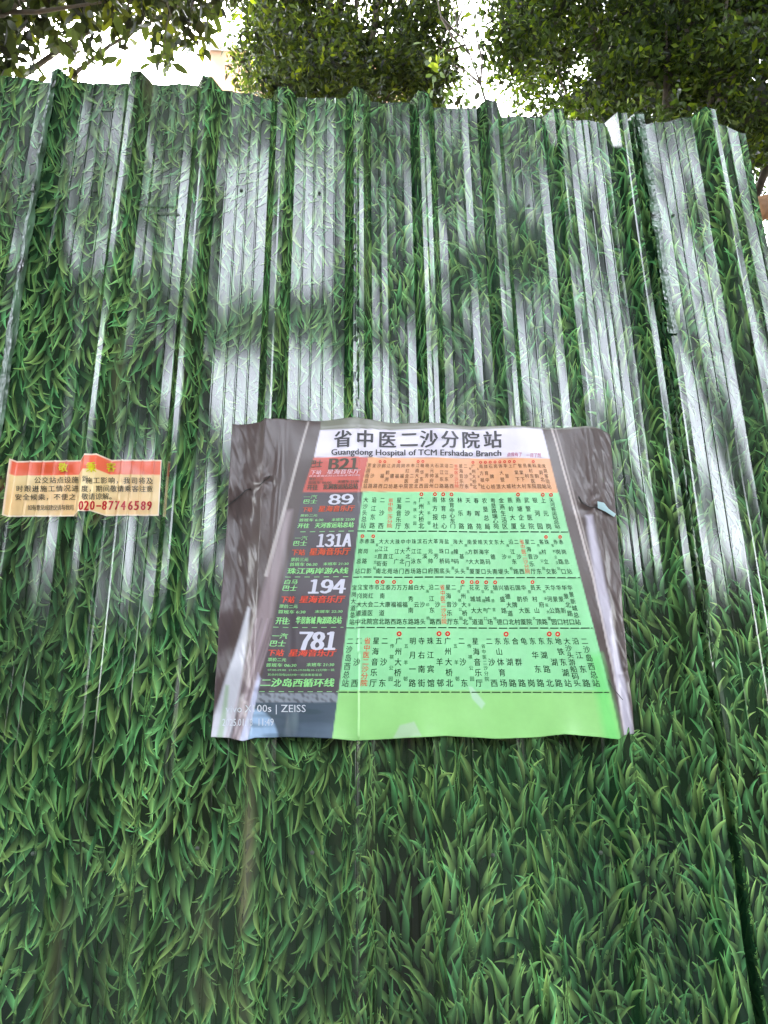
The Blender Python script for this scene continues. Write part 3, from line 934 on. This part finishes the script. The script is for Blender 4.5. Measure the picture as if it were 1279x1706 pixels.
t.build('notice_phone_number', I_cr, notice, nsurf, D, 0, nmap)

# ------------------------------------------------------------------ setting
def boxm(name, c, s, m, parent=None):
    x, y, z = c; a, b, d = s[0]/2, s[1]/2, s[2]/2
    V = [(x+i*a, y+j*b, z+k*d) for i in (-1, 1) for j in (-1, 1) for k in (-1, 1)]
    F = [(0, 1, 3, 2), (4, 6, 7, 5), (0, 4, 5, 1), (2, 3, 7, 6), (0, 2, 6, 4), (1, 5, 7, 3)]
    return mesh(name, V, F, m, parent)

g = mesh('ground', [(-400, -400, 0), (400, -400, 0), (400, 400, 0), (-400, 400, 0)], [(0, 1, 2, 3)], M_soil)
tag(g, kind='structure')
g = mesh('pavement', [(-30, -6, .004), (30, -6, .004), (30, D-.1, .004), (-30, D-.1, .004)], [(0, 1, 2, 3)], M_pave)
tag(g, kind='structure')
g = mesh('road', [(-80, -18, .008), (80, -18, .008), (80, -6, .008), (-80, -6, .008)], [(0, 1, 2, 3)], mat('asphalt', (.05, .05, .052), .9, noise=(20, .8, 1.2)))
tag(g, kind='structure')

# posts and rails that carry the sheets
for x in (-1.9, -.55, .75, 2.0):
    boxm('fence_post', (x, D+.07, 1.45), (.05, .05, 2.9), M_steel, fence)
for z in (.5, 1.6, 2.7):
    boxm('fence_rail', (0, D+.025, z), (4.6, .03, .04), M_steel, fence)

# ---- leaves and trees
def leaf_mesh(P, size, seed, droop=.5, tint=(.055, .095, .022), aspect=.42, var=.5, simple=False):
    """P (n,3) leaf positions -> verts, tris, colours; each leaf a folded six-point blade"""
    g = np.random.default_rng(seed)
    n = len(P)
    d = g.normal(0, 1, (n, 3)); d[:, 2] -= droop
    d /= np.linalg.norm(d, axis=1, keepdims=True)
    s = np.cross(d, g.normal(0, 1, (n, 3))); s /= np.linalg.norm(s, axis=1, keepdims=True)
    nn = np.cross(d, s)
    L = size*g.uniform(.6, 1.25, n)[:, None]
    W = L*aspect*.5
    a = P; tip = P+d*L
    m1, m2 = P+d*L*.33, P+d*L*.7
    fold = nn*W*.25
    if simple:
        mm = P+d*L*.5
        V = np.stack([a, mm+s*W+fold, tip, mm-s*W+fold], 1).reshape(-1, 3)
        b = (np.arange(n)*4)[:, None]
        T = np.concatenate([b+np.array([0, 1, 2]), b+np.array([0, 2, 3])], 1).reshape(-1, 3)
        k = 4
    else:
        k = 6
        V = np.stack([a, m1+s*W+fold, m2+s*W*.8+fold, tip, m2-s*W*.8+fold, m1-s*W+fold], 1).reshape(-1, 3)
        b = (np.arange(n)*6)[:, None]
        T = np.concatenate([b+np.array([0, 1, 5]), b+np.array([1, 2, 5]), b+np.array([5, 2, 4]), b+np.array([2, 3, 4])], 1).reshape(-1, 3)
    c = np.array(tint)*(1+var*g.normal(0, 1, (n, 1)))
    yel = (g.random((n, 1)) < .2)
    c = np.where(yel, c*np.array([2.6, 2.2, 1.0]), c)
    c = np.clip(c, .012, .22)
    return V, T, np.repeat(c, k, 0)

def clump_points(centres, radii, per, g):
    out = []
    for c, r in zip(centres, radii):
        n = int(per*(r/.5)**2)
        v = g.normal(0, 1, (n, 3)); v /= np.linalg.norm(v, axis=1, keepdims=True)
        q = c+v*r*(g.random((n, 1))**.45)*np.array([1, 1, .75])
        out.append(q)
    return np.concatenate(out)

def limb_set(root, top, centres, g, r0=.16, twigs=True):
    """trunk and limbs as one mesh, limbs reaching the clumps"""
    Vs, Fs, n = [], [], 0
    def add(p, r, r1, ns=7):
        nonlocal n
        V, F = tube(p, r, None, None, ns=ns, r1=r1)
        Vs.append(V); Fs.append(F+n); n += len(V)
    root, top = np.array(root, float), np.array(top, float)
    k = np.linspace(0, 1, 9)[:, None]
    wig = np.cumsum(g.normal(0, .05, (9, 3)), 0)*np.array([1, 1, .2]); wig -= wig[0]
    tr_ = root+(top-root)*k+wig
    add(tr_, r0, r0*.4, 10)
    for c in centres:
        s = tr_[g.integers(3, 9)]
        kk = np.linspace(0, 1, 7)[:, None]
        mid = (s+c)/2 + g.normal(0, .15, 3) + np.array([0, 0, .25])*np.linalg.norm(c-s)*.4
        p = (1-kk)**2*s + 2*kk*(1-kk)*mid + kk**2*c
        p += g.normal(0, .02, p.shape)
        add(p, r0*.22*min(1.5, np.linalg.norm(c-s)/2+.3), .008, 6)
    return np.concatenate(Vs), np.concatenate(Fs)

def tree(name, label, root, top, centres, radii, per, leaf, seed, tint, group='trees', r0=.16, droop=.5, limb_frac=1.0, aspect=.42, simple=True):
    g = np.random.default_rng(seed)
    centres = np.array(centres, float); radii = np.array(radii, float)
    o = empty(name, tuple(root))
    tag(o, label, 'tree')
    P = clump_points(centres, radii, per, g)
    V, T, C = leaf_mesh(P, leaf, seed, droop, tint, aspect, simple=simple)
    mesh('crown', V, T, M_leaf, o, color=C)
    nl = max(1, int(len(centres)*limb_frac))
    V, F = limb_set(root, top, centres[g.permutation(len(centres))[:min(nl, 26)]], g, r0)
    mesh('trunk', V, F, M_bark, o, smooth=True)
    return o

def ppt(px, py, Y): return at(px, py, Y)

# dense middle tree (its crown fills the photo from 370 to 750)
g = np.random.default_rng(21)
cs, rs = [], []
Yt = 8.0
for k in range(290):
    px, py = g.uniform(385, 735), g.uniform(-420, 175)
    if px < 415 and py > 40: continue
    Yk = Yt+g.uniform(-1.0, 1.6)
    cs.append(ppt(px, py, Yk)); rs.append(g.uniform(.3, .5))
tree('broadleaf_tree', 'dense dark green tree behind the middle of the hoarding', (0.2, Yt+.3, 0), (-.2, Yt+.2, 11.5), cs, rs, 520, .115, 22,
     (.022, .032, .007), r0=.2, limb_frac=.5)
# right big tree
g = np.random.default_rng(31)
cs, rs = [], []
Yt = 7.0
for k in range(440):
    px, py = g.uniform(835, 1560), g.uniform(-450, 260)
    if px < 1000 and py > 190: continue
    Yk = Yt+g.uniform(-1.0, 2.2)
    cs.append(ppt(px, py, Yk)); rs.append(g.uniform(.32, .62))
tree('broadleaf_tree', 'big spreading tree with thick dark limbs behind the right of the hoarding', (4.6, Yt+.5, 0), (3.6, Yt+.4, 10.5), cs, rs, 520, .118, 33,
     (.022, .036, .007), r0=.28, limb_frac=.5)
# right side tree lower down beside the fence end
g = np.random.default_rng(41)
cs = [ppt(g.uniform(1200, 1600), g.uniform(150, 700), 9+g.uniform(-1, 2)) for k in range(90)]
tree('broadleaf_tree', 'shaded leafy tree beyond the right end of the hoarding', (6.5, 9.5, 0), (6.2, 9.5, 7.5), cs, g.uniform(.35, .7, 90), 560, .085, 42,
     (.025, .04, .009), r0=.2, limb_frac=.4)
# overhanging tree at the upper left, large leaves close to the fence
g = np.random.default_rng(51)
Yl = 3.6
cs, rs = [], []
for k in range(150):
    px = g.uniform(-260, 400); py = g.uniform(-330, 70) if px > 110 else g.uniform(-330, 118)
    if 90 < px < 350 and py > 14 and g.random() < .66: continue
    if px > 350 and py > 0: continue
    cs.append(ppt(px, py, Yl+g.uniform(-.5, 1.0))); rs.append(g.uniform(.10, .22))
tw = [(20, -20, 60, 100), (150, -60, 132, 118), (300, -60, 285, 96), (345, -60, 312, 60), (100, -40, 100, 95), (215, -80, 232, 60), (390, -50, 350, 40), (340, -40, 268, 100), (250, -30, 170, 60), (60, -20, 128, 80), (180, -30, 205, 90), (290, -40, 250, 100), (320, -40, 330, 110), (130, -20, 160, 100)]
P2 = []
twig_lines = []
for (xa, ya, xb, yb) in tw:
    Yk = Yl+g.uniform(-.6, .4)
    k = np.linspace(0, 1, 12)[:, None]
    A, B = ppt(xa, ya, Yk), ppt(xb, yb, Yk)
    l = A+(B-A)*k+np.cumsum(g.normal(0, .012, (12, 3)), 0)
    twig_lines.append(l)
    for q in l[2:]:
        for j in range(4): P2.append(q+g.normal(0, .035, 3))
o = empty('overhanging_tree', (-4.3, Yl+.4, 0))
tag(o, 'near tree with large dark leaves hanging over the top left of the hoarding', 'tree')
P = np.concatenate([clump_points(np.array(cs), np.array(rs), 520, g), np.array(P2)])
V, T, C = leaf_mesh(P, .112, 52, .8, (.019, .025, .011), .44)
mesh('crown', V, T, M_leaf, o, color=C)
V, F = limb_set((-4.3, Yl+.4, 0), (-3.9, Yl+.3, 6.8), np.array(cs)[::2], g, .13)
Vs, Fs, n = [V], [F], len(V)
for l in twig_lines:
    v, f = tube(l, .007, None, None, ns=5, r1=.003)
    Vs.append(v); Fs.append(f+n); n += len(v)
mesh('trunk', np.concatenate(Vs), np.concatenate(Fs), M_bark, o, smooth=True)
# thin bare-branched tree in the gap
g = np.random.default_rng(61)
Yb = 6.0
lines = [[(815, 190), (800, 140), (782, 90), (760, 40), (745, -60)], [(782, 90), (752, 60), (735, 30), (720, -40)], [(800, 140), (775, 118), (752, 108)],
         [(760, 40), (775, 5), (785, -60)], [(800, 140), (803, 100), (790, 50), (800, -30)], [(775, 75), (745, 85), (728, 75)], [(735, 30), (765, 60), (792, 70)]]
o = empty('young_tree', tuple([float(ppt(815, 190, Yb)[0]), Yb, 0]))
tag(o, 'slender sparse tree with thin bare twigs against the white gap of sky', 'tree')
Vs, Fs, n = [], [], 0
P2 = []
base = ppt(815, 190, Yb)
allp = [[np.array([base[0], Yb, 0.]), np.array([base[0]+.05, Yb, 2.5]), base]] + [[ppt(x, y, Yb) for x, y in l] for l in lines]
for i, l in enumerate(allp):
    l = np.array(l)
    v, f = tube(l, .035 if i == 0 else .016, None, None, ns=6, r1=.02 if i == 0 else .006)
    Vs.append(v); Fs.append(f+n); n += len(v)
    if i:
        for q in l[1:]:
            for j in range(3): P2.append(q+g.normal(0, .09, 3))
for (px, py, k) in ((752, 165, 22), (785, 160, 16), (745, 95, 14), (728, 120, 30), (775, 178, 12)):
    c = ppt(px, py, Yb)
    for j in range(k): P2.append(c+g.normal(0, .10, 3))
mesh('trunk', np.concatenate(Vs), np.concatenate(Fs), M_bark, o, smooth=True)
V, T, C = leaf_mesh(np.array(P2), .10, 62, .3, (.04, .06, .025), .5)
mesh('crown', V, T, M_leaf, o, color=C)

# ---- street trees on the other side of the pavement: they are what the sheets mirror
def mirror_pt(px, py, Y):
    h = at(px, py, D)
    d = ray(px, py) * np.array([1, -1, 1])
    t = (Y-D)/d[..., 1]
    return h+d*t
BR = [(-60, 170, 62, 300), (70, 240, 195, 450), (235, 170, 270, 260), (345, 230, 470, 470), (488, 260, 572, 500), (600, 300, 662, 520), (350, 560, 470, 720),
      (480, 600, 730, 780), (700, 170, 745, 340), (830, 195, 915, 330), (925, 270, 1012, 620), (845, 520, 955, 730), (1020, 230, 1095, 480), (1095, 190, 1150, 380),
      (1100, 440, 1260, 930), (960, 600, 1085, 870), (10, 520, 70, 900), (170, 800, 350, 930), (600, 130, 660, 200)]
g = np.random.default_rng(71)
groups = {0: ([], []), 1: ([], []), 2: ([], [])}
for py0 in np.arange(-1500, 900, 46):
    for px0 in np.arange(-520, 1800, 50):
        px, py = px0+g.uniform(-22, 22), py0+g.uniform(-22, 22)
        r = g.uniform(.24, .4)
        Yk = -6.5+g.uniform(-1.2, 1.2)
        rp = r*105
        if any(a-rp*.0 < px < c+rp*.0 and b-rp*.0 < py < d+rp*.0 for (a, b, c, d) in BR): continue
        if py < 100 and g.random() < .08: continue
        c = mirror_pt(px, py, Yk)
        k = 0 if c[0] < -2.2 else (1 if c[0] < 2.4 else 2)
        groups[k][0].append(c); groups[k][1].append(r)
for k in range(760):                            # unseen crown overhang, added to shade the pavement and sheets
    c = np.array([g.uniform(-9.5, 10), g.uniform(-3.4, 4.4), g.uniform(8.6, 9.8)])
    k = 0 if c[0] < -2.6 else (1 if c[0] < 2.8 else 2)
    groups[k][0].append(c); groups[k][1].append(g.uniform(.4, .6))
roots = {0: (-4.6, -6.6, 0), 1: (1.35, -6.9, 0), 2: (7.2, -6.5, 0)}
labs = ['street tree opposite the left part of the hoarding, across the pavement', 'street tree opposite the middle of the hoarding, across the pavement',
        'street tree opposite the right part of the hoarding, across the pavement']
proto = []
for k in range(3):
    cs, rs = groups[k]
    x, y, z = roots[k]
    proto.append(tree('street_tree', labs[k], (x, y, 0), (x+.2, y, 7.5), cs, rs, 640, .165, 80+k, (.026, .036, .016), r0=.2, limb_frac=.03, aspect=.64))
def copy_tree(o, loc, rz, label):
    c = o.copy(); COL.objects.link(c); c.location = loc; c.rotation_euler = (0, 0, rz); c['label'] = label
    for ch in o.children:
        d = ch.copy(); COL.objects.link(d); d.parent = c
    return c
copy_tree(proto[1], (-8.8, -6.6, 0), 0, 'street tree on the pavement well to the left of the posters')
copy_tree(proto[1], (12.2, -6.6, 0), 0, 'street tree on the pavement well to the right of the posters')
copy_tree(proto[0], (-11.0, -2.4, 0), 0, 'unseen street tree added on the far left to screen the sky from the ribs')  # unseen copy, added to keep bright sky off the rib flanks
copy_tree(proto[2], (11.6, -2.4, 0), 0, 'unseen street tree added on the far right to screen the sky from the ribs')  # right-hand counterpart, also added to keep sky off the flanks
copy_tree(proto[0], (-10.2, 4.6, 0), 0, 'unseen leafy tree added past the far left end of the hoarding to screen the sky')  # added out of view, covers the sky gap that a rib flank mirrors
copy_tree(proto[2], (12.0, 4.6, 0), 0, 'unseen leafy tree added past the far right end of the hoarding to screen the sky')  # same added sky screen for the ribs on the left
for o in list(COL.objects):
    if o.parent is None and o.name.startswith('street_tree'): o['group'] = 'street trees along the pavement'
    if o.parent is None and o.name.startswith('broadleaf_tree'): o['group'] = 'trees growing behind the hoarding'
# unseen hedge across the road, added so the lower sheets mirror something dark
g = np.random.default_rng(91)
n = 95000
P = np.stack([g.uniform(-16, 16, n), g.uniform(-10.6, -9, n), g.random(n)**.8*4.4], -1)
P[:, 2] *= 1+.12*np.sin(P[:, 0]*1.7)+.08*np.sin(P[:, 0]*4.1)
V, T, C = leaf_mesh(P, .22, 92, .2, (.018, .028, .012), .6, simple=True)
h = mesh('hedge', V, T, M_leaf, None, color=C)
tag(h, 'unseen tall hedge across the road, added to darken what the hoarding mirrors', 'hedge', kind='stuff')

# ---- building behind the trees, pinkish render
A = ppt(347, 120, 22.0); 
o = empty('apartment_building', (float(A[0]), 22, 0))
tag(o, 'salmon pink rendered building showing behind the trees at upper left', 'building')
ztop = float(ppt(360, 84, 22)[2])
W = 9.0
boxm('wall', (A[0]+W/2, 26, ztop/2), (W, 8, ztop), M_wallp, o)
boxm('parapet', (A[0]+W/2, 26, ztop+.12), (W+.3, 8.3, .24), M_frame, o)
for fl in range(int(ztop//3.1)):
    for j in range(3):
        x = A[0]+1.9+j*2.7; z = 1.7+fl*3.1
        f = boxm('window_frame', (x, 21.97, z), (1.5, .1, 1.5), M_frame, o)
        boxm('pane', (x-.35, 21.905, z), (.62, .03, 1.36), M_glass, f).matrix_parent_inverse = Matrix.Identity(4)
        boxm('pane', (x+.35, 21.905, z), (.62, .03, 1.36), M_glass, f).matrix_parent_inverse = Matrix.Identity(4)

# ---- timber pole and white bag thing beyond the fence end
a, b = ppt(1253, 352, 2.1), ppt(1420, 300, 2.3)
pl = empty('timber_pole', (float(a[0]), 2.1, 0))
tag(pl, 'rough brown timber pole end poking out past the right end of the hoarding', 'pole')
tube([a, a+(b-a)*.33, a+(b-a)*.66, b], .045, 'pole', M_wood, pl, ns=14)
c = a+(b-a)*.5
boxm('prop_post', (c[0], c[1]+.09, float(c[2])/2), (.08, .08, float(c[2])), M_wood, pl)
